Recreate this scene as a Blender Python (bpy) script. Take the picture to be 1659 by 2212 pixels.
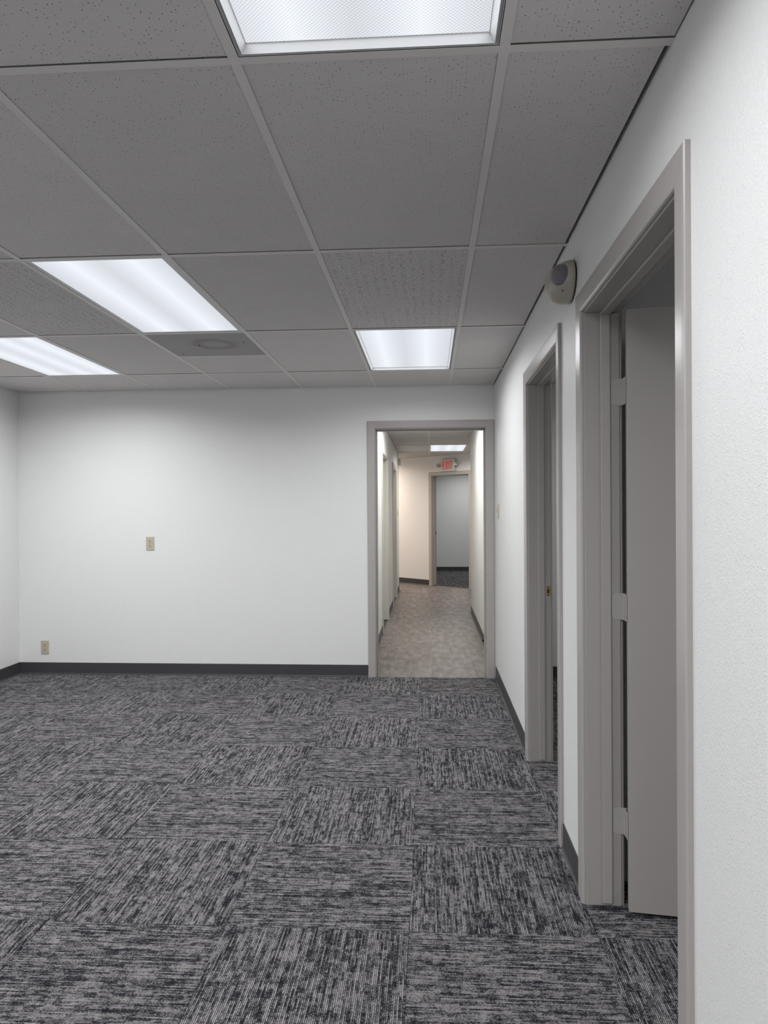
import bpy, bmesh, math, random
from mathutils import Vector, Matrix

random.seed(7)
for o in list(bpy.data.objects):
    bpy.data.objects.remove(o)
scene = bpy.context.scene
COL = scene.collection

# ------------------------------------------------------------------ camera
F_PX, YAW, PITCH, ROLL, CAM_H = 1559.1, 0.06244, -0.00183, -0.00547, 1.3778


def cam_axis(a, b, d2):
    """direction in the world of a camera-space vector (right, up, forward)"""
    cr, sr = math.cos(ROLL), math.sin(ROLL)
    xr, z2 = cr * a - sr * b, sr * a + cr * b
    cp, sp = math.cos(PITCH), math.sin(PITCH)
    d, z = cp * d2 - sp * z2, sp * d2 + cp * z2
    c, s = math.cos(YAW), math.sin(YAW)
    return Vector((c * xr - s * d, s * xr + c * d, z))


cam_data = bpy.data.cameras.new('camera')
cam = bpy.data.objects.new('camera', cam_data)
COL.objects.link(cam)
cam_data.sensor_fit = 'VERTICAL'
cam_data.sensor_height = 36.0
cam_data.lens = F_PX * 36.0 / 2212.0
cam_data.clip_start = 0.02
cam_data.clip_end = 80
R_, U_, F_ = cam_axis(1, 0, 0), cam_axis(0, 1, 0), cam_axis(0, 0, 1)
m = Matrix((R_, U_, -F_)).transposed().to_4x4()
m.translation = Vector((0, 0, CAM_H))
cam.matrix_world = m
scene.camera = cam

# ------------------------------------------------------------------ world, exposure
world = bpy.data.worlds.new('world')
scene.world = world
world.use_nodes = True
world.node_tree.nodes['Background'].inputs[0].default_value = (0.8, 0.85, 0.9, 1)
world.node_tree.nodes['Background'].inputs[1].default_value = 0.02
vs = scene.view_settings
vs.view_transform = 'Standard'
vs.look = 'None'
vs.exposure = 0.0
vs.gamma = 1.0
vs.use_curve_mapping = False

LAMP_W = 27.0          # power of one two-by-four ceiling fixture
LAMP_SPREAD = 165.0    # prismatic lens: little light close to the horizontal
LENS_GLOW = 0.94       # brightness of the lens itself

# ------------------------------------------------------------------ dimensions (metres)
ZC = 2.403             # ceiling of the main room
ZH = 2.365             # ceiling of the hallway
XR, XL, YB, YF = 0.541, -3.502, 5.963, -3.2
WT = 0.12
T = 0.6096
GX = -0.4372           # a grid line of the ceiling
CX, CY = -0.0731, 5.4085   # a corner of the carpet tiles
HXL, HXR = -0.525, 0.555   # hallway walls
DTH = math.radians(-43.0)  # slanted wall at the end of the hallway
D0 = Vector((0.0, 13.29))
DD = Vector((math.cos(DTH), math.sin(DTH)))
DN = Vector((-math.sin(DTH), math.cos(DTH)))   # into the wall, away from the hallway


# ------------------------------------------------------------------ node helpers
class NT:
    def __init__(self, name):
        self.m = bpy.data.materials.new(name)
        self.m.use_nodes = True
        self.t = self.m.node_tree
        self.b = self.t.nodes['Principled BSDF']

    def n(self, typ, **kw):
        nd = self.t.nodes.new(typ)
        ins = kw.pop('ins', {})
        for k, v in kw.items():
            setattr(nd, k, v)
        for k, v in ins.items():
            self.put(nd.inputs[k], v)
        return nd

    def put(self, sock, v):
        if isinstance(v, bpy.types.NodeSocket):
            self.t.links.new(v, sock)
        else:
            sock.default_value = v

    def math(self, op, a, b=0.0, c=0.0, clamp=False):
        nd = self.t.nodes.new('ShaderNodeMath')
        nd.operation = op
        nd.use_clamp = clamp
        self.put(nd.inputs[0], a)
        self.put(nd.inputs[1], b)
        self.put(nd.inputs[2], c)
        return nd.outputs[0]

    def mix(self, f, a, b, blend='MIX'):
        nd = self.t.nodes.new('ShaderNodeMix')
        nd.data_type = 'RGBA'
        nd.blend_type = blend
        self.put(nd.inputs['Factor'], f)
        self.put(nd.inputs['A'], a)
        self.put(nd.inputs['B'], b)
        return nd.outputs['Result']

    def ramp(self, f, stops):
        nd = self.t.nodes.new('ShaderNodeValToRGB')
        self.put(nd.inputs[0], f)
        e = nd.color_ramp.elements
        while len(e) < len(stops):
            e.new(0.5)
        for el, (p, c) in zip(e, stops):
            el.position = p
            el.color = (*c, 1) if len(c) == 3 else c
        return nd.outputs[0]

    def coords(self, kind='Object'):
        return self.n('ShaderNodeTexCoord').outputs[kind]

    def bump(self, h, strength, dist):
        nd = self.n('ShaderNodeBump', ins={'Strength': strength, 'Distance': dist, 'Height': h})
        self.put(self.b.inputs['Normal'], nd.outputs[0])

    def out(self, color=None, rough=None, metal=None, spec=None):
        if color is not None:
            self.put(self.b.inputs['Base Color'], color if isinstance(color, bpy.types.NodeSocket) else (*color, 1))
        if rough is not None:
            self.put(self.b.inputs['Roughness'], rough)
        if metal is not None:
            self.b.inputs['Metallic'].default_value = metal
        if spec is not None:
            self.b.inputs['Specular IOR Level'].default_value = spec
        return self.m


def mat_plain(name, col, rough=0.5, metal=0.0, spec=0.5, wear=0.06, scale=9.0):
    t = NT(name)
    nz = t.n('ShaderNodeTexNoise', ins={'Vector': t.coords(), 'Scale': scale, 'Detail': 3.0})
    c = t.mix(nz.outputs[0], tuple(v * (1 - wear) for v in col) + (1,), tuple(min(1, v * (1 + wear)) for v in col) + (1,))
    return t.out(c, rough, metal, spec)


def mat_wall(name, col=(0.8, 0.8, 0.79)):
    t = NT(name)
    co = t.coords()
    a = t.n('ShaderNodeTexNoise', ins={'Vector': co, 'Scale': 230.0, 'Detail': 2.0, 'Roughness': 0.55}).outputs[0]
    b = t.n('ShaderNodeTexNoise', ins={'Vector': co, 'Scale': 60.0, 'Detail': 2.0}).outputs[0]
    a2 = t.n('ShaderNodeMapRange', ins={'Value': a, 'From Min': 0.46, 'From Max': 0.72}).outputs[0]
    h = t.math('MULTIPLY', a2, t.math('MULTIPLY_ADD', b, 1.2, 0.1))
    t.bump(h, 0.5, 0.0013)
    big = t.n('ShaderNodeTexNoise', ins={'Vector': co, 'Scale': 1.3, 'Detail': 2.0}).outputs[0]
    c = t.mix(big, tuple(v * 0.975 for v in col) + (1,), (*col, 1))
    return t.out(c, 0.42, 0, 0.5)


def mat_carpet():
    """loop-pile tile: ribs along local y, broken into light and dark lengths of yarn"""
    t = NT('carpet_tile_pile')
    obj = t.n('ShaderNodeObjectInfo')
    rnd = obj.outputs['Random']
    co = t.n('ShaderNodeVectorMath', operation='ADD', ins={0: t.coords(), 1: (10, 10, 0)}).outputs[0]
    off = t.n('ShaderNodeCombineXYZ', ins={'X': t.math('MULTIPLY', t.math('FLOOR', t.math('MULTIPLY', rnd, 60)), 0.61),
                                           'Y': t.math('MULTIPLY', rnd, 217.3)}).outputs[0]
    co2 = t.n('ShaderNodeVectorMath', operation='ADD', ins={0: co, 1: off}).outputs[0]
    s = t.n('ShaderNodeSeparateXYZ', ins={0: co2})
    x, y = s.outputs[0], s.outputs[1]

    def streak(pitch, length, seed):
        i = t.math('FLOOR', t.math('DIVIDE', x, pitch))
        sh = t.n('ShaderNodeTexWhiteNoise', noise_dimensions='1D', ins={'W': t.math('ADD', i, seed)}).outputs['Value']
        j = t.math('FLOOR', t.math('ADD', t.math('DIVIDE', y, length), t.math('MULTIPLY', sh, 7.0)))
        v = t.n('ShaderNodeCombineXYZ', ins={'X': i, 'Y': j, 'Z': seed}).outputs[0]
        return t.n('ShaderNodeTexWhiteNoise', noise_dimensions='3D', ins={'Vector': v}).outputs['Value']
    P = 0.0056
    s1 = streak(P, 0.045, 3.0)
    s2 = streak(P, 0.24, 11.0)
    s3 = streak(P * 4, 0.017, 17.0)
    s4 = streak(P * 9, 0.06, 23.0)
    tuft = streak(P / 2, 0.0035, 29.0)
    bl = t.n('ShaderNodeMapping', ins={'Vector': co2, 'Scale': (46.0, 20.0, 1.0)}).outputs[0]
    blotch = t.n('ShaderNodeTexNoise', ins={'Vector': bl, 'Scale': 1.0, 'Detail': 4.0, 'Roughness': 0.65}).outputs[0]
    blotch = t.n('ShaderNodeMapRange', ins={'Value': blotch, 'From Min': 0.3, 'From Max': 0.7}).outputs[0]
    v = None
    for val, wt in ((s1, 0.2), (s2, 0.2), (s3, 0.13), (s4, 0.07), (blotch, 0.15), (tuft, 0.25)):
        q = t.math('MULTIPLY', val, wt)
        v = q if v is None else t.math('ADD', v, q)
    c = t.ramp(v, [(0.31, (0.012, 0.012, 0.019)), (0.42, (0.06, 0.059, 0.067)), (0.51, (0.175, 0.167, 0.172)), (0.7, (0.4, 0.38, 0.378))])
    # ribs
    rib = t.math('SINE', t.math('MULTIPLY', x, 2 * math.pi / P))
    ribn = t.math('MULTIPLY_ADD', rib, 0.5, 0.5)
    loop = t.math('MULTIPLY_ADD', t.math('SINE', t.math('ADD', t.math('MULTIPLY', y, 2 * math.pi / 0.006), t.math('MULTIPLY', s1, 6.0))), 0.5, 0.5)
    gap = t.math('MULTIPLY_ADD', t.math('SUBTRACT', 1.0, ribn), 2.4, -0.75, clamp=True)
    c = t.mix(t.math('MULTIPLY', gap, 0.7), c, (0.007, 0.007, 0.011, 1))
    h = t.math('ADD', ribn, t.math('MULTIPLY', loop, 0.35))
    t.bump(h, 0.7, 0.0022)
    m_ = t.out(c, 0.95, 0, 0.06)
    t.b.inputs['Sheen Weight'].default_value = 0.03
    t.b.inputs['Sheen Roughness'].default_value = 0.5
    return m_


def mat_ceiling_tile(name, fissured):
    t = NT(name)
    obj = t.n('ShaderNodeObjectInfo')
    rnd = obj.outputs['Random']
    off = t.n('ShaderNodeCombineXYZ', ins={'X': t.math('MULTIPLY', rnd, 31.0), 'Y': t.math('MULTIPLY', rnd, 57.0), 'Z': 0.0}).outputs[0]
    co = t.n('ShaderNodeVectorMath', operation='ADD', ins={0: t.coords(), 1: off}).outputs[0]
    if fissured:
        mp = t.n('ShaderNodeMapping', ins={'Vector': co, 'Scale': (24.0, 190.0, 1.0)}).outputs[0]
    else:
        mp = t.n('ShaderNodeMapping', ins={'Vector': co, 'Scale': (95.0, 95.0, 1.0)}).outputs[0]
    vo = t.n('ShaderNodeTexVoronoi', voronoi_dimensions='2D', feature='F1', ins={'Vector': mp, 'Scale': 1.0, 'Randomness': 1.0})
    sep = t.n('ShaderNodeSeparateColor', ins={0: vo.outputs['Color']})
    size = t.math('MULTIPLY', t.math('MULTIPLY_ADD', sep.outputs[0], 1.75, -0.75), 0.145 if not fissured else 0.22)
    dot = t.math('LESS_THAN', vo.outputs['Distance'], size)
    if fissured:
        keep = t.math('GREATER_THAN', t.n('ShaderNodeTexNoise', ins={'Vector': co, 'Scale': 5.0, 'Detail': 2.0}).outputs[0], 0.42)
        dot = t.math('MULTIPLY', dot, keep)
        vo2 = t.n('ShaderNodeTexVoronoi', voronoi_dimensions='2D', feature='F1',
                  ins={'Vector': t.n('ShaderNodeMapping', ins={'Vector': co, 'Scale': (70.0, 70.0, 1.0)}).outputs[0], 'Scale': 1.0})
        d2 = t.math('LESS_THAN', vo2.outputs['Distance'], 0.12)
        dot = t.math('MAXIMUM', dot, d2)
    base = t.math('MULTIPLY_ADD', rnd, 0.05, 0.62)
    nz = t.n('ShaderNodeTexNoise', ins={'Vector': co, 'Scale': 6.0, 'Detail': 4.0}).outputs[0]
    base = t.math('ADD', base, t.math('MULTIPLY', t.math('SUBTRACT', nz, 0.5), 0.05))
    grain = t.n('ShaderNodeTexNoise', ins={'Vector': co, 'Scale': 420.0, 'Detail': 2.0}).outputs[0]
    base = t.math('ADD', base, t.math('MULTIPLY', t.math('SUBTRACT', grain, 0.5), 0.1))
    col = t.n('ShaderNodeCombineColor', ins={0: base, 1: t.math('MULTIPLY', base, 0.975), 2: t.math('MULTIPLY', base, 0.955)}).outputs[0]
    c = t.mix(dot, col, (0.09, 0.085, 0.08, 1))
    t.bump(t.math('SUBTRACT', grain, t.math('MULTIPLY', dot, 2.0)), 0.35, 0.001)
    return t.out(c, 0.9, 0, 0.15)


def mat_plank():
    t = NT('grey_oak_vinyl')
    obj = t.n('ShaderNodeObjectInfo')
    rnd = obj.outputs['Random']
    off = t.n('ShaderNodeCombineXYZ', ins={'X': t.math('MULTIPLY', rnd, 13.0), 'Y': t.math('MULTIPLY', rnd, 41.0), 'Z': 0.0}).outputs[0]
    co = t.n('ShaderNodeVectorMath', operation='ADD', ins={0: t.coords(), 1: off}).outputs[0]
    g = t.n('ShaderNodeTexNoise', ins={'Vector': t.n('ShaderNodeMapping', ins={'Vector': co, 'Scale': (60.0, 2.5, 1.0)}).outputs[0], 'Scale': 1.0, 'Detail': 5.0}).outputs[0]
    b = t.n('ShaderNodeTexNoise', ins={'Vector': t.n('ShaderNodeMapping', ins={'Vector': co, 'Scale': (15.0, 5.0, 1.0)}).outputs[0], 'Scale': 1.0, 'Detail': 3.0}).outputs[0]
    v = t.math('ADD', t.math('MULTIPLY', g, 0.25), t.math('MULTIPLY', b, 0.75))
    v = t.math('ADD', v, t.math('MULTIPLY_ADD', rnd, 0.08, -0.04))
    c = t.ramp(v, [(0.32, (0.078, 0.062, 0.055)), (0.5, (0.138, 0.115, 0.104)), (0.66, (0.225, 0.193, 0.176))])
    t.bump(g, 0.15, 0.0005)
    return t.out(c, 0.42, 0, 0.4)


def mat_lens(name, glow, tubes, prism, tint=(0.9, 0.94, 1.0)):
    """backlit prismatic acrylic: brighter over the tubes, cut by its little prisms"""
    t = NT(name)
    co = t.coords()
    s = t.n('ShaderNodeSeparateXYZ', ins={0: co})
    x, y = s.outputs[0], s.outputs[1]
    v = None
    for tx in tubes:
        d = t.math('ABSOLUTE', t.math('SUBTRACT', x, tx))
        g = t.math('POWER', t.math('SUBTRACT', 1.0, t.math('DIVIDE', d, 0.17), clamp=True), 1.5)
        v = g if v is None else t.math('MAXIMUM', v, g)
    px = t.math('SINE', t.math('MULTIPLY', x, 2 * math.pi / 0.0095))
    py = t.math('SINE', t.math('MULTIPLY', y, 2 * math.pi / 0.0095))
    pr = t.math('MULTIPLY', px, py)
    k = t.math('MULTIPLY_ADD', v, 0.26, 0.80)
    k = t.math('ADD', k, t.math('MULTIPLY', pr, prism))
    e = t.n('ShaderNodeEmission', ins={'Color': (*tint, 1), 'Strength': t.math('MULTIPLY', k, glow)})
    t.put(t.t.nodes['Material Output'].inputs['Surface'], e.outputs[0])
    t.m.cycles.emission_sampling = 'NONE'
    return t.m


def mat_vent():
    t = NT('perforated_return_panel')
    co = t.coords()
    s = t.n('ShaderNodeSeparateXYZ', ins={0: co})
    p = 2 * math.pi / 0.0064
    a = t.math('MULTIPLY', t.math('SINE', t.math('MULTIPLY', s.outputs[0], p)), t.math('SINE', t.math('MULTIPLY', s.outputs[1], p)))
    hole = t.math('GREATER_THAN', t.math('ABSOLUTE', a), 0.5)
    # soot ring where the duct behind the panel draws
    v = t.n('ShaderNodeVectorMath', operation='SUBTRACT', ins={0: co, 1: (0.045, -0.02, 0)}).outputs[0]
    nz = t.n('ShaderNodeTexNoise', ins={'Vector': co, 'Scale': 9.0, 'Detail': 3.0}).outputs[0]
    r = t.math('ADD', t.n('ShaderNodeVectorMath', operation='LENGTH', ins={0: v}).outputs['Value'], t.math('MULTIPLY_ADD', nz, 0.08, -0.04))
    ring = t.math('SUBTRACT', 1.0, t.math('DIVIDE', t.math('ABSOLUTE', t.math('SUBTRACT', r, 0.11)), 0.055), clamp=True)
    base = t.mix(t.math('MULTIPLY', ring, 0.55), (0.47, 0.455, 0.44, 1), (0.2, 0.18, 0.165, 1))
    c = t.mix(t.math('MULTIPLY', hole, 0.72), base, (0.02, 0.02, 0.02, 1))
    return t.out(c, 0.6, 0, 0.3)


M = {}
M['wall'] = mat_wall('white_orange_peel_paint')
M['trim'] = mat_plain('warm_grey_trim_paint', (0.41, 0.386, 0.372), 0.27, 0, 0.5, 0.03, 3)
M['leaf'] = mat_plain('warm_grey_door_paint', (0.41, 0.385, 0.368), 0.45, 0, 0.4, 0.03, 2)
M['hall_trim'] = mat_plain('cream_grey_trim_paint', (0.6, 0.575, 0.53), 0.32, 0, 0.5, 0.03, 3)
M['end_trim'] = mat_plain('taupe_trim_paint', (0.46, 0.425, 0.395), 0.32, 0, 0.5, 0.03, 3)
M['hall_leaf'] = mat_plain('pale_grey_door_paint', (0.6, 0.59, 0.56), 0.45, 0, 0.4, 0.03, 2)
M['hinge'] = mat_plain('painted_hinge_steel', (0.44, 0.42, 0.405), 0.35, 0, 0.5, 0.05, 40)
M['brass'] = mat_plain('worn_brass', (0.45, 0.34, 0.14), 0.35, 0.9, 0.5, 0.2, 60)
M['base'] = mat_plain('charcoal_vinyl_base', (0.054, 0.052, 0.055), 0.4, 0, 0.4, 0.1, 5)
M['carpet'] = mat_carpet()
M['slab'] = mat_plain('concrete_slab', (0.07, 0.068, 0.065), 0.9)
M['tile'] = mat_ceiling_tile('pinhole_ceiling_tile', False)
M['tile_f'] = mat_ceiling_tile('fissured_ceiling_tile', True)
M['tee'] = mat_plain('off_white_grid_steel', (0.7, 0.685, 0.665), 0.5, 0, 0.4, 0.04, 6)
M['deck'] = mat_plain('dark_roof_deck', (0.02, 0.02, 0.02), 0.9)
M['plank'] = mat_plank()
M['frame'] = mat_plain('white_enamel_steel', (0.64, 0.65, 0.66), 0.4, 0, 0.5, 0.03, 12)
M['vent'] = mat_vent()
M['ivory'] = mat_plain('ivory_plastic', (0.5, 0.45, 0.35), 0.4, 0, 0.5, 0.04, 30)
M['dark'] = mat_plain('dark_slot', (0.015, 0.013, 0.012), 0.7)
M['beige'] = mat_plain('beige_plastic', (0.44, 0.41, 0.35), 0.25, 0, 0.5, 0.03, 14)
M['sign'] = mat_plain('white_sign_plastic', (0.66, 0.65, 0.6), 0.4)
M['chrome'] = mat_plain('chrome', (0.7, 0.7, 0.72), 0.15, 1.0, 0.5, 0.03)
M['greyhead'] = mat_plain('grey_lamp_plastic', (0.42, 0.38, 0.32), 0.4)


def mat_emit(name, col, strength):
    t = NT(name)
    t.out((0.5 * col[0], 0.5 * col[1], 0.5 * col[2]), 0.4)
    t.b.inputs['Emission Color'].default_value = (*col, 1)
    t.b.inputs['Emission Strength'].default_value = strength
    return t.m


M['red'] = mat_emit('lit_red_letters', (0.7, 0.015, 0.04), 0.4)


def mat_sensor_lens():
    t = NT('ribbed_sensor_lens')
    s = t.n('ShaderNodeSeparateXYZ', ins={0: t.coords()})
    w = t.math('SINE', t.math('MULTIPLY', s.outputs[2], 2 * math.pi / 0.0042))
    c = t.mix(t.math('MULTIPLY_ADD', w, 0.5, 0.5), (0.13, 0.12, 0.14, 1), (0.27, 0.26, 0.29, 1))
    t.bump(w, 0.5, 0.001)
    return t.out(c, 0.3)


M['senslens'] = mat_sensor_lens()


# ------------------------------------------------------------------ mesh helpers
class MB:
    """collects shapes, then becomes one mesh object"""

    def __init__(self):
        self.v, self.f = [], []

    def box(self, x0, x1, y0, y1, z0, z1):
        b = len(self.v)
        self.v += [(x0, y0, z0), (x1, y0, z0), (x1, y1, z0), (x0, y1, z0), (x0, y0, z1), (x1, y0, z1), (x1, y1, z1), (x0, y1, z1)]
        for q in ((0, 3, 2, 1), (4, 5, 6, 7), (0, 1, 5, 4), (1, 2, 6, 5), (2, 3, 7, 6), (3, 0, 4, 7)):
            self.f.append(tuple(b + i for i in q))
        return self

    def loft(self, rings, caps=True, closed=True):
        """rings: lists of points with the same length"""
        b, n = len(self.v), len(rings[0])
        for r in rings:
            self.v += [tuple(p) for p in r]
        for k in range(len(rings) - 1):
            for i in range(n if closed else n - 1):
                j = (i + 1) % n
                self.f.append((b + k * n + i, b + k * n + j, b + (k + 1) * n + j, b + (k + 1) * n + i))
        if caps:
            self.f.append(tuple(b + i for i in reversed(range(n))))
            self.f.append(tuple(b + (len(rings) - 1) * n + i for i in range(n)))
        return self

    def lathe(self, prof, axis='z', c=(0, 0, 0), seg=20):
        """prof: (radius, height) pairs; axis of revolution"""
        rings = []
        for r, h in prof:
            ring = []
            for k in range(seg):
                a = 2 * math.pi * k / seg
                p = (r * math.cos(a), r * math.sin(a), h)
                if axis == 'x':
                    p = (p[2], p[0], p[1])
                elif axis == 'y':
                    p = (p[1], p[2], p[0])
                ring.append((c[0] + p[0], c[1] + p[1], c[2] + p[2]))
            rings.append(ring)
        return self.loft(rings)

    def mesh(self, name, bevel=0.0, seg=1, smooth=False):
        me = bpy.data.meshes.new(name)
        me.from_pydata(self.v, [], self.f)
        bm = bmesh.new()
        bm.from_mesh(me)
        bmesh.ops.recalc_face_normals(bm, faces=bm.faces)
        if bevel:
            bmesh.ops.bevel(bm, geom=list(bm.edges), offset=bevel, segments=seg, affect='EDGES', profile=0.5)
        for fc in bm.faces:
            fc.smooth = smooth
        bm.to_mesh(me)
        bm.free()
        me.update()
        return me

    def build(self, name, mat, parent=None, bevel=0.0, seg=1, smooth=False, loc=None):
        return link(name, self.mesh(name, bevel, seg, smooth), mat, parent, loc)


def link(name, me, mat, parent=None, loc=None):
    if mat is not None and not me.materials:
        me.materials.append(mat)
    o = bpy.data.objects.new(name, me)
    COL.objects.link(o)
    if parent is not None:
        o.parent = parent
    if loc is not None:
        o.location = loc
    return o


def empty(name, loc=(0, 0, 0), rz=0.0):
    o = bpy.data.objects.new(name, None)
    o.empty_display_size = 0.1
    COL.objects.link(o)
    o.location = loc
    o.rotation_euler = (0, 0, rz)
    return o


def tag(o, label, cat, group=None):
    o['label'] = label
    o['category'] = cat
    if group:
        o['group'] = group
    return o


def struct(o, label=None):
    o['kind'] = 'structure'
    if label:
        o['label'] = label
    return o


def clip_poly(poly, p, n):
    """keep the part of a 2-D polygon with (q-p).n >= 0"""
    out = []
    for i in range(len(poly)):
        a, b = Vector(poly[i]), Vector(poly[(i + 1) % len(poly)])
        da, db = (a - p).dot(n), (b - p).dot(n)
        if da >= 0:
            out.append(tuple(a))
        if da * db < 0:
            out.append(tuple(a + (b - a) * (da / (da - db))))
    return out


def prism(name, poly, z0, z1, origin, mat, parent, rz=0.0):
    """upright prism over a 2-D world polygon, stored about origin and turned by rz"""
    c, s = math.cos(-rz), math.sin(-rz)
    pts = [((x - origin[0]) * c - (y - origin[1]) * s, (x - origin[0]) * s + (y - origin[1]) * c) for x, y in poly]
    mb = MB().loft([[(x, y, z0) for x, y in pts], [(x, y, z1) for x, y in pts]])
    o = mb.build(name, mat, parent)
    o.location = (origin[0], origin[1], 0)
    o.rotation_euler = (0, 0, rz)
    return o


# ------------------------------------------------------------------ walls
def wall_boxes(mb, axis, a0, a1, t0, t1, z1, openings):
    """straight wall along axis 'x' or 'y' from a0 to a1, thickness t0..t1; openings (b0, b1, head)"""
    def put(u0, u1, z0, zt):
        if u1 - u0 < 1e-4:
            return
        if axis == 'x':
            mb.box(u0, u1, t0, t1, z0, zt)
        else:
            mb.box(t0, t1, u0, u1, z0, zt)
    u = a0
    for b0, b1, h in sorted(openings):
        put(u, b0, 0, z1)
        put(b0, b1, h, z1)
        u = b1
    put(u, a1, 0, z1)


ZT = 2.9
JT = 0.019    # jamb boards
# openings between jamb faces: main room
D1 = (1.60, 2.55, 2.062)      # near door on the right wall (y0, y1, head)
D2 = (3.055, 3.992, 2.062)    # second door on the right wall
DB = (-0.440, 0.462, 2.05)    # doorway in the back wall (x0, x1, head)
HL1 = (8.07, 9.10, 2.02)
HL2 = (10.36, 11.46, 2.0)


def rough(d):
    return (d[0] - JT, d[1] + JT, d[2] + JT)


mb = MB()
wall_boxes(mb, 'x', XL - WT, XR + WT, YB, YB + WT, ZT, [rough(DB)])
wall_back = struct(mb.build('wall_back', M['wall']))
mb = MB()
wall_boxes(mb, 'y', YF, YB, XR, XR + WT, ZT, [rough(D1), rough(D2)])
wall_right = struct(mb.build('wall_right', M['wall']))
wall_left = struct(MB().box(XL - WT, XL, YF, YB, 0, ZT).build('wall_left', M['wall']))
wall_front = struct(MB().box(XL - WT, XR + WT, YF - WT, YF, 0, ZT).build('wall_front', M['wall']))
# side rooms behind the right wall
SX = 2.6
struct(MB().box(XR + WT, SX, YB, YB + WT, 0, ZT).build('wall_side_room_back', M['wall']))
struct(MB().box(XR + WT, SX, 2.72, 2.82, 0, ZT).build('wall_side_room_middle', M['wall']))
struct(MB().box(XR + WT, SX, -0.9, -0.8, 0, ZT).build('wall_side_room_front', M['wall']))
struct(MB().box(SX, SX + WT, -0.9, YB + WT, 0, ZT).build('wall_side_room_right', M['wall']))
# hallway
mb = MB()
wall_boxes(mb, 'y', YB + WT, 12.5, HXL - WT, HXL, ZT, [rough(HL1), rough(HL2)])
struct(mb.build('wall_hall_left', M['wall']))
struct(MB().box(HXR, HXR + WT, YB + WT, 9.7, 0, ZT).build('wall_hall_right', M['wall']))
struct(MB().box(HXR + WT, 3.6, 9.58, 9.7, 0, ZT).build('wall_hall_branch_right', M['wall']))
struct(MB().box(-3.6, HXL - WT, 12.38, 12.5, 0, ZT).build('wall_hall_branch_left', M['wall']))
struct(MB().box(-3.72, -3.6, 12.38, 16.6, 0, ZT).build('wall_hall_west', M['wall']))
struct(MB().box(3.6, 3.72, 9.58, 16.6, 0, ZT).build('wall_hall_east', M['wall']))
struct(MB().box(-3.72, 3.72, 16.4, 16.52, 0, ZT).build('wall_far_room_back', M['wall']))
# backs of the rooms behind the closed hallway doors
struct(MB().box(-2.4, -2.28, YB + WT, 12.38, 0, ZT).build('wall_hall_room_back', M['wall']))
# slanted wall with its doorway, in a frame of its own (x along the wall, y into it)
D3 = (0.068, 0.94, 2.005)
mb = MB()
wall_boxes(mb, 'x', -4.4, 4.6, 0, WT, ZT, [rough(D3)])
wall_slant = struct(mb.build('wall_hall_end', M['wall']))
wall_slant.location = (D0.x, D0.y, 0)
wall_slant.rotation_euler = (0, 0, DTH)

# ------------------------------------------------------------------ floors
floor = struct(MB().box(XL - 0.15, SX + 0.15, YF - 0.15, YB, -0.06, -0.006).build('floor', M['slab']))
floor_hall = struct(MB().box(-3.75, 3.75, YB, 16.6, -0.06, -0.006).build('floor_hall', M['slab']))

full_tile = MB().box(-T / 2 + 0.0002, T / 2 - 0.0002, -T / 2 + 0.0002, T / 2 - 0.0002, -0.006, 0.0).mesh('carpet_tile', bevel=0.0006)
full_tile.materials.append(M['carpet'])


def carpet(i, j, x0, x1, y0, y1, parent, slant=False):
    """tile (i, j) of the checkerboard, trimmed to the room"""
    cx, cy = CX + (i + 0.5) * T, CY + (j + 0.5) * T
    rz = 0.0 if (i + j) % 2 == 1 else math.pi / 2
    if random.random() < 0.5:
        rz += math.pi
    g = 0.0004
    poly = [(max(x0, cx - T / 2) + g, max(y0, cy - T / 2) + g), (min(x1, cx + T / 2) - g, max(y0, cy - T / 2) + g),
            (min(x1, cx + T / 2) - g, min(y1, cy + T / 2) - g), (max(x0, cx - T / 2) + g, min(y1, cy + T / 2) - g)]
    if poly[1][0] - poly[0][0] < 0.01 or poly[2][1] - poly[1][1] < 0.01:
        return
    cut = x0 > cx - T / 2 or x1 < cx + T / 2 or y0 > cy - T / 2 or y1 < cy + T / 2
    if slant:
        q = clip_poly(poly, D0 + DN * 0.06, DN)
        if len(q) < 3:
            return
        cut = cut or len(q) != 4 or q != poly
        poly = q
    if cut:
        prism('carpet_tile', poly, -0.006, 0.0, (cx, cy), M['carpet'], parent, rz)
    else:
        o = link('carpet_tile', full_tile, None, parent, (cx, cy, 0))
        o.rotation_euler = (0, 0, rz)


# checkerboard parity: the tile right of the seam and just this side of CY runs crosswise
i0, i1 = math.floor((XL - CX) / T), math.floor((SX - CX) / T)
j0, j1 = math.floor((YF - CY) / T), math.floor((YB - CY) / T)
for i in range(i0, i1 + 1):
    for j in range(j0, j1 + 1):
        x_mid, y_mid = CX + (i + 0.5) * T, CY + (j + 0.5) * T
        if x_mid > XR + 0.4 and y_mid < -1.2:
            continue
        carpet(i, j, XL, SX, YF, YB + 0.004, floor)
for i in range(math.floor((-0.4 - CX) / T), math.floor((2.4 - CX) / T) + 1):
    for j in range(math.floor((11.6 - CY) / T), math.floor((16.4 - CY) / T) + 1):
        carpet(i, j, -0.4, 2.4, 11.6, 16.4, floor_hall, slant=True)

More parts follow.
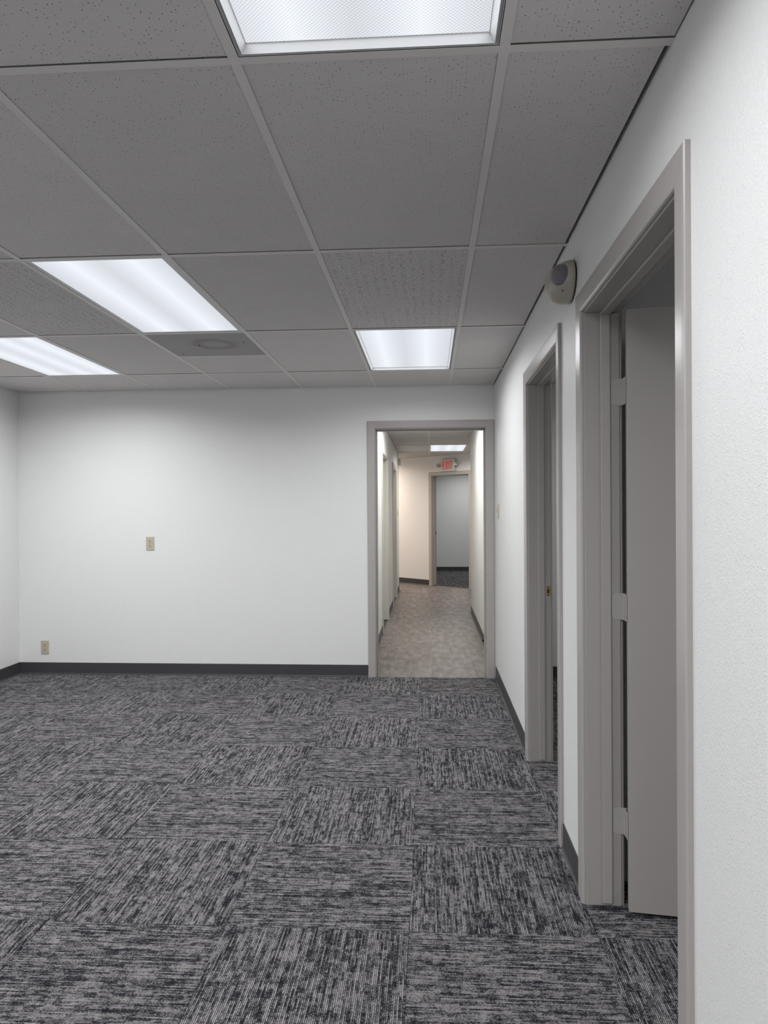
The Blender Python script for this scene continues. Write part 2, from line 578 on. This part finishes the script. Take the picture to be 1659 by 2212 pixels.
PW, PL = 0.182, 1.22
k = 0
for c in range(-12, 17):
    xa = -0.53 + c * PW
    st = (c * 0.43) % 1.0 * PL
    r = -1
    while True:
        ya = YB + 0.004 - st + (r + 1) * PL
        r += 1
        if ya > 15.3:
            break
        y0, y1 = max(ya, YB + 0.005), min(ya + PL, 15.3)
        x0, x1 = max(xa, -2.6), min(xa + PW, 2.4)
        xm, ym = (x0 + x1) / 2, (y0 + y1) / 2
        if y1 - y0 < 0.02 or x1 - x0 < 0.02:
            continue
        if y1 < 9.7 and (x1 < HXL or x0 > HXR):
            continue
        if x1 < HXL and y1 < 12.4:
            continue
        g = 0.00012
        poly = [(x0 + g, y0 + g), (x1 - g, y0 + g), (x1 - g, y1 - g), (x0 + g, y1 - g)]
        poly = clip_poly(poly, D0 + DN * 0.06, -DN)
        if len(poly) < 3:
            continue
        prism('floor_plank', poly, -0.005, -0.0015, (xm, ym), M['plank'], floor_hall)

# ------------------------------------------------------------------ baseboards
BPROF = [(0, 0.0), (0.013, 0.0), (0.0125, 0.0025), (0.007, 0.006), (0.0045, 0.013), (0.004, 0.097), (0.0025, 0.1), (0, 0.1)]


def baseboard(name, p, q, n):
    """from p to q (2-D) along a wall whose face looks along n"""
    p, q, n = Vector(p), Vector(q), Vector(n)
    rings = [[(e.x + n.x * d, e.y + n.y * d, z) for d, z in BPROF] for e in (p, q)]
    return struct(MB().loft(rings).build(name, M['base']))


CW = 0.069     # casing width, main room back doorway
CW1 = 0.074
baseboard('baseboard_back', (XL, YB), (DB[0] - CW, YB), (0, -1))
baseboard('baseboard_left', (XL, YF), (XL, YB), (1, 0))
baseboard('baseboard_right', (XR, D2[1] + CW1 + 0.004), (XR, YB - 0.02), (-1, 0))
baseboard('baseboard_right', (XR, D1[1] + CW1 + 0.004), (XR, D2[0] - CW1 - 0.004), (-1, 0))
baseboard('baseboard_right', (XR, YF), (XR, D1[0] - CW1 - 0.004), (-1, 0))
baseboard('baseboard_side_room', (XR + WT, YB), (SX, YB), (0, -1))
baseboard('baseboard_side_room', (XR + WT + 0.1, 2.72), (SX, 2.72), (0, -1))
baseboard('baseboard_hall_left', (HXL, YB + WT), (HXL, HL1[0] - 0.07), (1, 0))
baseboard('baseboard_hall_left', (HXL, HL1[1] + 0.07), (HXL, HL2[0] - 0.07), (1, 0))
baseboard('baseboard_hall_left', (HXL, HL2[1] + 0.07), (HXL, 12.5), (1, 0))
baseboard('baseboard_hall_right', (HXR, YB + WT), (HXR, 9.7), (-1, 0))
e0, e1 = D0 + DD * (-4.2), D0 + DD * (D3[0] - 0.066)
baseboard('baseboard_hall_end', e0, e1, -DN)
e0, e1 = D0 + DD * (D3[1] + 0.066), D0 + DD * 4.0
baseboard('baseboard_hall_end', e0, e1, -DN)
baseboard('baseboard_far_room', (-3.5, 16.4), (3.5, 16.4), (0, -1))

# ------------------------------------------------------------------ door frames
CPROF = [(0.0, 0.0), (0.0, 0.0065), (0.003, 0.0105), (0.010, 0.0125), (0.030, 0.0135), (0.055, 0.0145), (0.0705, 0.0145), (0.074, 0.0115), (0.074, 0.0)]


def door_frame(name, loc, rz, w, h, cw, stop=(0.053, 0.086), reveal=0.005, back=False, paint='trim'):
    """local x along the opening 0..w, local y into the wall 0..WT"""
    root = struct(empty(name, loc, rz))
    # jambs
    MB().box(-JT, 0, 0, WT, 0, h).build('jamb', M[paint], root, bevel=0.0012)
    MB().box(w, w + JT, 0, WT, 0, h).build('jamb', M[paint], root, bevel=0.0012)
    MB().box(-JT, w + JT, 0, WT, h, h + JT).build('head_jamb', M[paint], root, bevel=0.0012)
    # stops
    s0, s1 = stop
    MB().box(0, 0.011, s0, s1, 0.012, h).build('door_stop', M[paint], root, bevel=0.0025, seg=2)
    MB().box(w - 0.011, w, s0, s1, 0.012, h).build('door_stop', M[paint], root, bevel=0.0025, seg=2)
    MB().box(0.011, w - 0.011, s0, s1, h - 0.011, h).build('door_stop', M[paint], root, bevel=0.0025, seg=2)
    k = cw / 0.074
    for side in ((0, -1),) + (((WT, 1),) if back else ()):
        y0, sg = side
        pf = [(a * k + reveal, y0 + sg * b) for a, b in CPROF]
        legs = [
            [[(-a, b, 0) for a, b in pf], [(-a, b, h + a) for a, b in pf]],
            [[(-a, b, h + a) for a, b in pf], [(w + a, b, h + a) for a, b in pf]],
            [[(w + a, b, 0) for a, b in pf], [(w + a, b, h + a) for a, b in pf]],
        ]
        for rings in legs:
            MB().loft(rings).build('casing', M[paint], root)
    return root


R90 = math.pi / 2
door_1 = door_frame('door_1', (XR, D1[1], 0), -R90, D1[1] - D1[0], D1[2], 0.072, back=True)
door_2 = door_frame('door_2', (XR, D2[1], 0), -R90, D2[1] - D2[0], D2[2], 0.072, back=True)
door_3 = door_frame('door_3', (DB[0], YB, 0), 0, DB[1] - DB[0], DB[2], 0.064, stop=(0.05, 0.08), back=True)
door_4 = door_frame('door_4', (HXL, HL1[0], 0), R90, HL1[1] - HL1[0], HL1[2], 0.066, paint='hall_trim')
door_5 = door_frame('door_5', (HXL, HL2[0], 0), R90, HL2[1] - HL2[0], HL2[2], 0.066, paint='hall_trim')
p3 = D0 + DD * D3[0]
door_6 = door_frame('door_6', (p3.x, p3.y, 0), DTH, D3[1] - D3[0], D3[2], 0.063, paint='end_trim')
door_1['label'] = 'grey framed door standing open into the dark side room, nearest on the right'
door_2['label'] = 'grey framed doorway in the right wall beyond the near door'
door_3['label'] = 'grey framed doorway in the back wall leading to the hallway'
door_4['label'] = 'nearer closed door in the left hallway wall'
door_5['label'] = 'farther closed door in the left hallway wall'
door_6['label'] = 'grey framed doorway under the exit sign at the hallway end'

# leaf of the near door: hinged on the far jamb, swung into the side room
leaf_w, leaf_t, leaf_h = D1[1] - D1[0] - 0.006, 0.035, D1[2] - 0.016
leaf = MB().box(0, leaf_w, -leaf_t, 0, 0, leaf_h).build('door_leaf', M['leaf'], door_1, bevel=0.0012)
# local: x = along the opening (u), y = depth (v).  the leaf runs along +v, its seen face looks to +u
ang = math.radians(90 - 8.0)
leaf.matrix_local = Matrix.Translation((0.0585, 0.129, 0.012)) @ Matrix.Rotation(ang, 4, 'Z') @ Matrix.Scale(-1, 4, (0, 1, 0))
leaf.matrix_local = Matrix.Translation((0.0585, 0.129, 0.012)) @ Matrix.Rotation(ang, 4, 'Z') @ Matrix.Translation((0, leaf_t, 0))


def hinge(z):
    hb = MB()
    # plate let into the rabbet of the jamb, rounded on the room side
    ya, yb, rr = 0.0905, WT + 0.010, 0.014
    pts = [(yb, z), (yb, z + 0.092)]
    for k in range(5):
        a = R90 * k / 4
        pts.append((ya + rr - rr * math.sin(a), z + 0.092 - rr + rr * math.cos(a)))
    for k in range(5):
        a = R90 * k / 4
        pts.append((ya + rr - rr * math.cos(a), z + rr - rr * math.sin(a)))
    hb.loft([[(0.0, y, zz) for y, zz in pts], [(0.0018, y, zz) for y, zz in pts]])
    h = hb.build('hinge', M['hinge'], door_1)
    kb = 0.092 / 5
    for n in range(5):
        r = 0.0062
        MB().lathe([(r * 0.9, 0.0004), (r, 0.0012), (r, kb - 0.0012), (r * 0.9, kb - 0.0004)], 'z', (0.0065, WT + 0.0115, z + n * kb), 14).build('knuckle', M['hinge'], h)
    # plate on the edge of the leaf
    MB().box(0.006, 0.05, WT + 0.0075, WT + 0.009, z, z + 0.092).build('leaf_plate', M['hinge'], h)
    for sy, sz in ((0.102, 0.018), (0.097, 0.046), (0.102, 0.074)):
        MB().lathe([(0.0035, 0.0), (0.0035, 0.0019), (0.0015, 0.0021)], 'x', (0.0, sy, z + sz), 10).build('screw', M['hinge'], h)


for z in (0.251, 0.995, 1.738):
    hinge(z)

# closed leaves in the hallway doors
for d, op in ((door_4, HL1), (door_5, HL2)):
    w = op[1] - op[0]
    lf = MB().box(0.004, w - 0.004, 0.088, 0.118, 0.01, op[2] - 0.004).build('door_leaf', M['hall_leaf'], d, bevel=0.001)

# strike plates
sp = MB().box(0.0, 0.0012, 0.098, 0.1215, 0.905, 0.962).build('strike_plate', M['brass'], door_2, bevel=0.0004)
MB().box(0.001, 0.0016, 0.101, 0.111, 0.922, 0.945).build('latch_hole', M['dark'], sp)
for z in (0.912, 0.955):
    MB().lathe([(0.003, 0.001), (0.003, 0.0018)], 'x', (0.0, 0.106, z), 8).build('screw', M['dark'], sp)
sp = MB().box(0.0, 0.0015, 0.088, 0.119, 0.93, 0.99).build('strike_plate', M['brass'], door_6)
MB().box(0.0012, 0.002, 0.095, 0.11, 0.945, 0.972).build('latch_hole', M['dark'], sp)

# ------------------------------------------------------------------ ceilings
ceiling = struct(MB().box(XL - 0.12, SX + 0.12, YF - 0.12, YB + WT, ZT, ZT + 0.1).build('ceiling', M['deck']))
ceiling_hall = struct(MB().box(-3.75, 3.75, YB + WT, 16.6, ZT, ZT + 0.1).build('ceiling_hall', M['deck']))
FW = 0.012   # half flange


def tee(name, axis, a0, a1, c, z, parent, dz=0.0):
    mb = MB()
    if axis == 'x':
        mb.box(a0, a1, c - FW, c + FW, z + dz, z + 0.0022)
        mb.box(a0, a1, c - 0.001, c + 0.001, z + 0.0022, z + 0.038)
    else:
        mb.box(c - FW, c + FW, a0, a1, z + dz, z + 0.0022)
        mb.box(c - 0.001, c + 0.001, a0, a1, z + 0.0022, z + 0.038)
    return mb.build(name, M['tee'], parent)


def ceiling_tile(x0, x1, y0, y1, z, parent, fiss=False, gap=True):
    gy = random.choice([0.0155, 0.0175, 0.02, 0.022]) if gap else 0.004
    gx = random.choice([0.004, 0.008, 0.0125, 0.0135]) if gap else 0.004
    xa, xb, ya, yb = x0 + 0.005, x1 - gx, y0 + 0.004, y1 - gy
    cx, cy = (x0 + x1) / 2, (y0 + y1) / 2
    mb = MB().box(xa - cx, xb - cx, ya - cy, yb - cy, 0, 0.016)
    o = mb.build('ceiling_tile', M['tile_f'] if fiss else M['tile'], parent, loc=(cx, cy, z + 0.0026 + random.uniform(0, 0.0008)))
    return o


rows = [YF, -2.034, -0.815, 0.404, 1.623, 2.838, 4.072, 5.285, YB]
cols = [XL, GX - 4 * T, GX - 3 * T, GX - 2 * T, GX - T, GX, GX + T, XR]
LIGHTS = {(5, 3): 'a', (3, 5): 'b', (5, 6): 'c', (1, 6): 'd', (1, 3): 'e', (3, 2): 'f', (5, 0): 'g', (1, 0): 'h'}
FISS = {(2, 5), (5, 5)}
VENT = (3, 6)
for yr in rows[1:-1]:
    tee('main_tee', 'x', XL, XR, yr, ZC, ceiling)
for r in range(len(rows) - 1):
    for xc in cols[1:-1]:
        tee('cross_tee', 'y', rows[r] + (FW if r else 0), rows[r + 1] - (FW if r < len(rows) - 2 else 0), xc, ZC, ceiling, 0.0007)
YV = 4.692
for c in range(len(cols) - 1):
    for r in range(len(rows) - 1):
        if (c, r) in LIGHTS:
            continue
        if (c, r) == VENT:
            tee('cross_tee', 'x', cols[c] + FW, cols[c + 1] - FW, YV, ZC, ceiling, 0.0007)
            ceiling_tile(cols[c], cols[c + 1], YV, rows[r + 1], ZC, ceiling)
            continue
        ceiling_tile(cols[c], cols[c + 1], rows[r], rows[r + 1], ZC, ceiling, (c, r) in FISS)
# side rooms: one plain lay-in ceiling each
for y0, y1 in ((-0.8, 2.72), (2.82, YB)):
    n = 3
    for a in range(3):
        for b in range(n):
            if (a, b) == (1, 1):
                continue
            ceiling_tile(XR + WT + a * 0.646, XR + WT + (a + 1) * 0.646, y0 + (y1 - y0) / n * b, y0 + (y1 - y0) / n * (b + 1), ZC, ceiling, gap=False)
    for a in (1, 2):
        tee('main_tee', 'y', y0, y1, XR + WT + a * 0.646, ZC, ceiling)
    for b in range(1, n):
        tee('cross_tee', 'x', XR + WT, SX, y0 + (y1 - y0) / n * b, ZC, ceiling, 0.0007)

# hallway grid
HR = [YB + WT, 7.28, 8.50, 9.72, 10.94, 12.16, 13.38, 14.6, 16.4]
HLIGHTS = {(-0.3, 7.28), (0.0, 10.94), (-1.8, 13.38), (0.6, 14.6)}
HC = [-3.6, -3.0, -2.4, -1.8, -1.2, -0.6, 0.0, 0.6, 1.2, 1.8, 2.4, 3.0, 3.6]
for r in range(len(HR) - 1):
    y0, y1 = HR[r], HR[r + 1]
    narrow = y1 <= 9.75
    if narrow:
        xs = [HXL, -0.3, 0.3, HXR] if r == 1 else [HXL, 0.0, HXR]
    elif y1 < 12.3:
        xs = [HXL, 0.0, 0.6, 1.2, 1.8, 2.4, 3.0, 3.6]
    else:
        xs = HC
    for xa, xb in zip(xs[:-1], xs[1:]):
        if xa > HXL - 0.01 and xa != xs[0]:
            tee('cross_tee', 'y', y0 + FW, y1 - FW, xa, ZH, ceiling_hall, 0.0007)
        if (xa, y0) in HLIGHTS:
            continue
        ya = y0
        if y0 < 12.5 < y1 and xb <= HXL + 0.01:
            ya = 12.5
        ceiling_tile(xa, xb, ya, y1, ZH, ceiling_hall, gap=not narrow)
    if r:
        tee('main_tee', 'x', xs[0], xs[-1], y0, ZH, ceiling_hall)


# ------------------------------------------------------------------ ceiling fixtures
def fixture(name, x0, x1, y0, y1, z, style, power, label, tint=(0.9, 0.94, 1.0), lamp=(0.955, 0.965, 0.985), glow=LENS_GLOW, spread=LAMP_SPREAD, group=None, tubes=None):
    cx, cy = (x0 + x1) / 2, (y0 + y1) / 2
    root = empty(name, (cx, cy, z))
    tag(root, label, 'ceiling light', group)
    a, b = (x1 - x0) / 2 - 0.0135, (y1 - y0) / 2 - 0.0135
    # sheet-steel housing above the ceiling
    hb = MB()
    hb.box(-a, a, -b, b, 0.095, 0.1)
    hb.box(-a, -a + 0.002, -b, b, 0.003, 0.095)
    hb.box(a - 0.002, a, -b, b, 0.003, 0.095)
    hb.box(-a + 0.002, a - 0.002, -b, -b + 0.002, 0.003, 0.095)
    hb.box(-a + 0.002, a - 0.002, b - 0.002, b, 0.003, 0.095)
    hb.build('housing', M['frame'], root)
    if style == 'framed':
        # hinged door frame whose sloping inner faces catch the light of the lens
        prof = [(0.003, 0.001), (0.003, 0.006), (0.008, 0.006), (0.0095, 0.001), (0.0225, 0.018), (0.0225, 0.023), (0.001, 0.023)]
        lz, li = 0.0185, 0.022
    else:
        prof = [(0.0, 0.002), (0.0, 0.008), (0.017, 0.008), (0.017, 0.003), (0.012, 0.002)]
        lz, li = 0.0045, 0.0165
    cor = [(-1, -1), (1, -1), (1, 1), (-1, 1)]
    for s in range(4):
        (sx, sy), (tx, ty) = cor[s], cor[(s + 1) % 4]
        rings = [[(ex * (a - d), ey * (b - d), h) for d, h in prof] for ex, ey in ((sx, sy), (tx, ty))]
        MB().loft(rings).build('frame_side', M['frame'], root)
    la, lb = a - li, b - li
    tubes = tubes or ((-0.16, 0.12) if style == 'framed' else (-0.19, 0.02, 0.2))
    key = ('lens_' + style + str(tubes) + str(tint))
    if key not in M:
        M[key] = mat_lens('prismatic_lens_' + style, glow, tubes, 0.17 if style == 'framed' else 0.12, tint)
    MB().box(-la, la, -lb, lb, lz, lz + 0.003).build('lens', M[key], root)
    ld = bpy.data.lights.new(name + '_lamp', 'AREA')
    ld.shape = 'RECTANGLE'
    ld.size, ld.size_y = 2 * la - 0.004, 2 * lb - 0.004
    ld.energy = power
    ld.color = lamp
    ld.spread = math.radians(spread)
    lo = bpy.data.objects.new('lamp', ld)
    COL.objects.link(lo)
    lo.parent = root
    lo.location = (0, 0, lz - 0.0015)
    return root


def cell(c, r):
    return cols[c], cols[c + 1], rows[r], rows[r + 1]


fixture('ceiling_light', *cell(5, 3), ZC, 'framed', LAMP_W * 0.56, 'lit ceiling panel with white frame cut by the top edge, nearest of all')
fixture('ceiling_light', *cell(3, 5), ZC, 'flush', LAMP_W, 'large lit ceiling panel bordering the grey perforated vent', tubes=(-0.13, 0.14))
fixture('ceiling_light', *cell(5, 6), ZC, 'framed', LAMP_W * 0.62, 'lit ceiling panel with white frame in front of the hallway doorway')
fixture('ceiling_light', *cell(1, 6), ZC, 'flush', LAMP_W, 'lit ceiling panel nearest the left wall, cut by the left edge')
fixture('ceiling_light', *cell(1, 3), ZC, 'flush', LAMP_W, 'lit ceiling panel out of frame on the left, level with the nearest one')
fixture('ceiling_light', *cell(3, 2), ZC, 'flush', LAMP_W, 'lit ceiling panel out of frame behind, first row')
fixture('ceiling_light', *cell(5, 0), ZC, 'flush', LAMP_W, 'lit ceiling panel out of frame behind, by the right wall')
fixture('ceiling_light', *cell(1, 0), ZC, 'flush', LAMP_W, 'lit ceiling panel out of frame behind, by the left wall')
fixture('ceiling_light', 0.0, 0.6, 10.94, 12.16, ZH, 'flush', 26.0, 'small lit ceiling panel in the hallway above the exit sign', lamp=(1.0, 0.95, 0.88))
fixture('ceiling_light', -0.3, 0.3, 7.28, 8.50, ZH, 'flush', 23.5, 'hallway ceiling panel hidden above the doorway head', lamp=(0.97, 0.975, 0.93))
fixture('ceiling_light', -1.8, -1.2, 13.38, 14.6, ZH, 'flush', 55.0, 'warm hallway ceiling panel around the left corner', tint=(1.0, 0.86, 0.74), lamp=(1.0, 0.84, 0.72))
fixture('ceiling_light', 0.6, 1.2, 14.6, 15.8, ZH, 'flush', 20.0, 'added ceiling panel of the far room, unseen behind its doorway head', lamp=(0.95, 0.97, 0.945))  # unseen lamp, added to brighten the far room's back wall

fixture('ceiling_light', XR + WT + 0.646, XR + WT + 2 * 0.646, -0.8 + 3.52 / 3, -0.8 + 3.52 / 3 * 2, ZC, 'flush', 8.0, 'added dim ceiling panel, unseen inside the near side room')  # added fill lamp: lifts the open leaf and the wall above it
fixture('ceiling_light', XR + WT + 0.646, XR + WT + 2 * 0.646, 2.82 + 3.143 / 3, 2.82 + 3.143 / 3 * 2, ZC, 'flush', 8.0, 'added dim ceiling panel, unseen inside the second side room')  # added fill lamp for the strip of wall seen through the second doorway

# return-air panel
vx0, vx1, vy0, vy1 = cols[3], cols[4], rows[6], YV
v = empty('ceiling_vent', ((vx0 + vx1) / 2, (vy0 + vy1) / 2, ZC))
tag(v, 'dark grey perforated return air panel with a sooty ring in the ceiling', 'vent')
va, vb = (vx1 - vx0) / 2 - 0.011, (vy1 - vy0) / 2 - 0.011
MB().box(-va, va, -vb, vb, 0.0026, 0.0045).build('perforated_panel', M['vent'], v)
MB().box(-va + 0.02, va - 0.02, -vb + 0.02, vb - 0.02, 0.006, 0.2).build('duct_box', M['deck'], v)
for sx, sy in ((-0.235, 0.22), (-0.06, 0.0), (0.235, -0.06)):
    MB().lathe([(0.004, -0.0004), (0.0045, 0.0026)], 'z', (sx, sy, 0), 10).build('screw', M['dark'], v)


# ------------------------------------------------------------------ wall plates
def outlet(x, z, label):
    """duplex receptacle on the back wall"""
    root = empty('wall_outlet', (x, YB, z))
    tag(root, label, 'outlet', 'duplex outlets on the back wall')
    w, h = 0.035, 0.0575
    MB().loft([[(-w, 0, -h), (w, 0, -h), (w, 0, h), (-w, 0, h)],
               [(-w, -0.003, -h), (w, -0.003, -h), (w, -0.003, h), (-w, -0.003, h)],
               [(-w + 0.003, -0.0058, -h + 0.003), (w - 0.003, -0.0058, -h + 0.003), (w - 0.003, -0.0058, h - 0.003), (-w + 0.003, -0.0058, h - 0.003)]]
              ).build('cover_plate', M['ivory'], root)
    for s in (-1, 1):
        pts = []
        for k in range(20):
            a = 2 * math.pi * k / 20
            pts.append((0.0172 * math.cos(a), max(-0.0138, min(0.0138, 0.0172 * math.sin(a)))))
        zc = s * 0.0195
        rc = MB().loft([[(px, -0.0055, zc + pz) for px, pz in pts], [(px, -0.0075, zc + pz) for px, pz in pts]]).build('receptacle', M['ivory'], root)
        MB().box(-0.0082, -0.0052, -0.0082, -0.0074, zc - 0.002, zc + 0.0075).build('slot', M['dark'], rc)
        MB().box(0.0050, 0.0082, -0.0082, -0.0074, zc - 0.001, zc + 0.0070).build('slot', M['dark'], rc)
        MB().lathe([(0.0028, -0.0082), (0.0028, -0.0074)], 'y', (0, 0, zc - 0.0085), 10).build('ground_hole', M['dark'], rc)
    MB().lathe([(0.0022, -0.0066), (0.003, -0.0058)], 'y', (0, 0, 0), 10).build('screw', M['ivory'], root)


outlet(-2.353, 1.111, 'ivory wall outlet mounted at chest height on the back wall')
outlet(-3.276, 0.229, 'ivory wall outlet low above the baseboard in the left corner')


def switch(loc, rz, label):
    root = empty('light_switch', loc, rz)
    tag(root, label, 'light switch')
    w, h = 0.035, 0.0575
    MB().loft([[(-w, 0, -h), (w, 0, -h), (w, 0, h), (-w, 0, h)],
               [(-w, -0.003, -h), (w, -0.003, -h), (w, -0.003, h), (-w, -0.003, h)],
               [(-w + 0.003, -0.0058, -h + 0.003), (w - 0.003, -0.0058, -h + 0.003), (w - 0.003, -0.0058, h - 0.003), (-w + 0.003, -0.0058, h - 0.003)]]
              ).build('cover_plate', M['ivory'], root)
    MB().loft([[(-0.005, -0.0055, -0.011), (0.005, -0.0055, -0.011), (0.005, -0.0055, 0.011), (-0.005, -0.0055, 0.011)],
               [(-0.004, -0.017, 0.002), (0.004, -0.017, 0.002), (0.004, -0.017, 0.009), (-0.004, -0.017, 0.009)]]).build('toggle', M['ivory'], root)
    for s in (-1, 1):
        MB().lathe([(0.0022, -0.0066), (0.003, -0.0058)], 'y', (0, 0, s * 0.03), 10).build('screw', M['ivory'], root)
    return root


switch((XR, 5.655, 1.367), -R90, 'ivory toggle switch on the right wall beside the back doorway')
switch((HXL, 11.98, 1.34), R90, 'small toggle switch at the end of the left hallway wall')

# ------------------------------------------------------------------ wall sensor above the near door
root = empty('occupancy_sensor', (XR, 2.757, 2.234))
tag(root, 'beige egg shaped wall sensor with a grey ribbed lens above the near door', 'sensor')
ay, az, ax = 0.1, 0.078, 0.1


def egg(ax, ay, az, x0, n=14, seg=36, droop=0.0):
    rings = []
    for k in range(n + 1):
        t_ = k / n * math.pi / 2 * 0.985
        r, d = math.cos(t_) ** 0.75, math.sin(t_)
        rings.append([(x0 - ax * d, ay * r * math.cos(2 * math.pi * i / seg),
                       az * r * math.sin(2 * math.pi * i / seg) - droop * d) for i in range(seg)])
    return rings


MB().loft([[(0.0, 0.093 * math.cos(2 * math.pi * i / 36), 0.071 * math.sin(2 * math.pi * i / 36)) for i in range(36)],
           [(-0.006, 0.093 * math.cos(2 * math.pi * i / 36), 0.071 * math.sin(2 * math.pi * i / 36)) for i in range(36)]]).build('back_plate', M['dark'], root)
MB().loft(egg(ax - 0.006, ay, az, -0.006, droop=0.012)).build('shell', M['beige'], root, smooth=True)
lens = MB()
rg = []
for k in range(0, 13):
    a = math.pi * k / 12
    r = max(0.001, math.sin(a))
    rg.append([(0.037 * r * math.cos(2 * math.pi * i / 24), 0.037 * r * math.sin(2 * math.pi * i / 24), 0.043 * math.cos(a)) for i in range(24)])
lens.loft(rg)
lo = lens.build('lens', M['senslens'], root, smooth=True)
lo.location = (-0.052, -0.064, 0.004)
lo.rotation_euler = (math.radians(-8), math.radians(10), 0)
MB().lathe([(0.0028, -0.003), (0.0028, 0.003)], 'y', (-0.05, -0.083, -0.056), 10).build('screw_hole', M['dark'], root)

# ------------------------------------------------------------------ hallway: exit sign and small box
s_mid = 0.5
pm = D0 + DD * s_mid
ex = empty('exit_sign', (pm.x, pm.y, 2.182), DTH)
tag(ex, 'white exit sign with red letters and twin lamp heads at the hallway end', 'exit sign')
hw, hh, dp = 0.165, 0.108, 0.05
MB().box(-hw, hw, -dp, 0, -hh, hh).build('housing', M['sign'], ex, bevel=0.004, seg=2)


def strokes(name, parts, x, y=-dp):
    mb = MB()
    for poly in parts:
        ring0 = [(x + px, y - 0.0002, pz) for px, pz in poly]
        ring1 = [(x + px, y - 0.003, pz) for px, pz in poly]
        mb.loft([ring0, ring1])
    mb.build(name, M['red'], ex)


H, S, Wl = 0.074, 0.0145, 0.045


def rect(a, b, c, d):
    return [(a, c), (b, c), (b, d), (a, d)]


strokes('letter_e', [rect(0, S, -H, H), rect(S, Wl, H - S, H), rect(S, Wl * 0.92, -S / 2, S / 2), rect(S, Wl, -H, -H + S)], -0.108)
strokes('letter_x', [[(0, -H), (S, -H), (0.056, H), (0.056 - S, H)], [(0, H), (0.5 * (0.056 - S) - 0.001, 0.004), (0.5 * 0.056 - 0.001, 0.012), (S, H)],
                     [(0.056 - S, -H), (0.056, -H), (0.5 * 0.056 + S / 2 + 0.001, -0.004), (0.5 * 0.056 + 0.001, -0.012)]], -0.048)
strokes('letter_i', [rect(0, S, -H, H)], 0.025)
strokes('letter_t', [rect(0, 0.058, H - S, H), rect(0.0205, 0.0375, -H, H - S)], 0.055)
strokes('arrow', [[(-0.021, 0.0), (0.003, 0.024), (0.009, 0.018), (-0.009, 0.0)], [(-0.021, 0.0), (-0.009, 0.0), (0.009, -0.018), (0.003, -0.024)]], -0.13)
for sx, mt in ((-1, M['greyhead']), (1, M['chrome'])):
    hd = MB().lathe([(0.01, 0.03), (0.022, 0.02), (0.031, 0.0), (0.034, -0.02), (0.034, -0.027), (0.03, -0.029), (0.024, -0.02), (0.004, -0.012)], 'y',
                    (sx * (hw + 0.042), -0.05, 0.004), 22).build('lamp_head', mt, ex, smooth=True)
    MB().box(sx * hw - 0.001 if sx > 0 else sx * (hw + 0.03), sx * (hw + 0.03) if sx > 0 else sx * hw + 0.001, -0.035, -0.02, -0.03, -0.012).build('bracket', mt, hd)

bx = empty('wall_chime', (HXL, 12.25, 2.195), R90)
tag(bx, 'small beige box mounted high at the end of the left hallway wall', 'wall box')
MB().box(-0.09, 0.09, -0.045, 0, -0.055, 0.055).build('cover', M['beige'], bx, bevel=0.006, seg=2)
MB().box(-0.06, 0.06, -0.0465, -0.0445, -0.03, -0.022).build('grille_slot', M['dark'], bx)

ds = empty('door_stop_bumper', (HXR, 7.37, 0.055), -R90)
tag(ds, 'small dark door bumper on the right hallway baseboard', 'door bumper')
MB().lathe([(0.011, -0.004), (0.008, -0.007), (0.006, -0.014), (0.011, -0.016), (0.012, -0.024), (0.008, -0.027)], 'y', (0, 0, 0), 14).build('rubber_tip', M['dark'], ds)
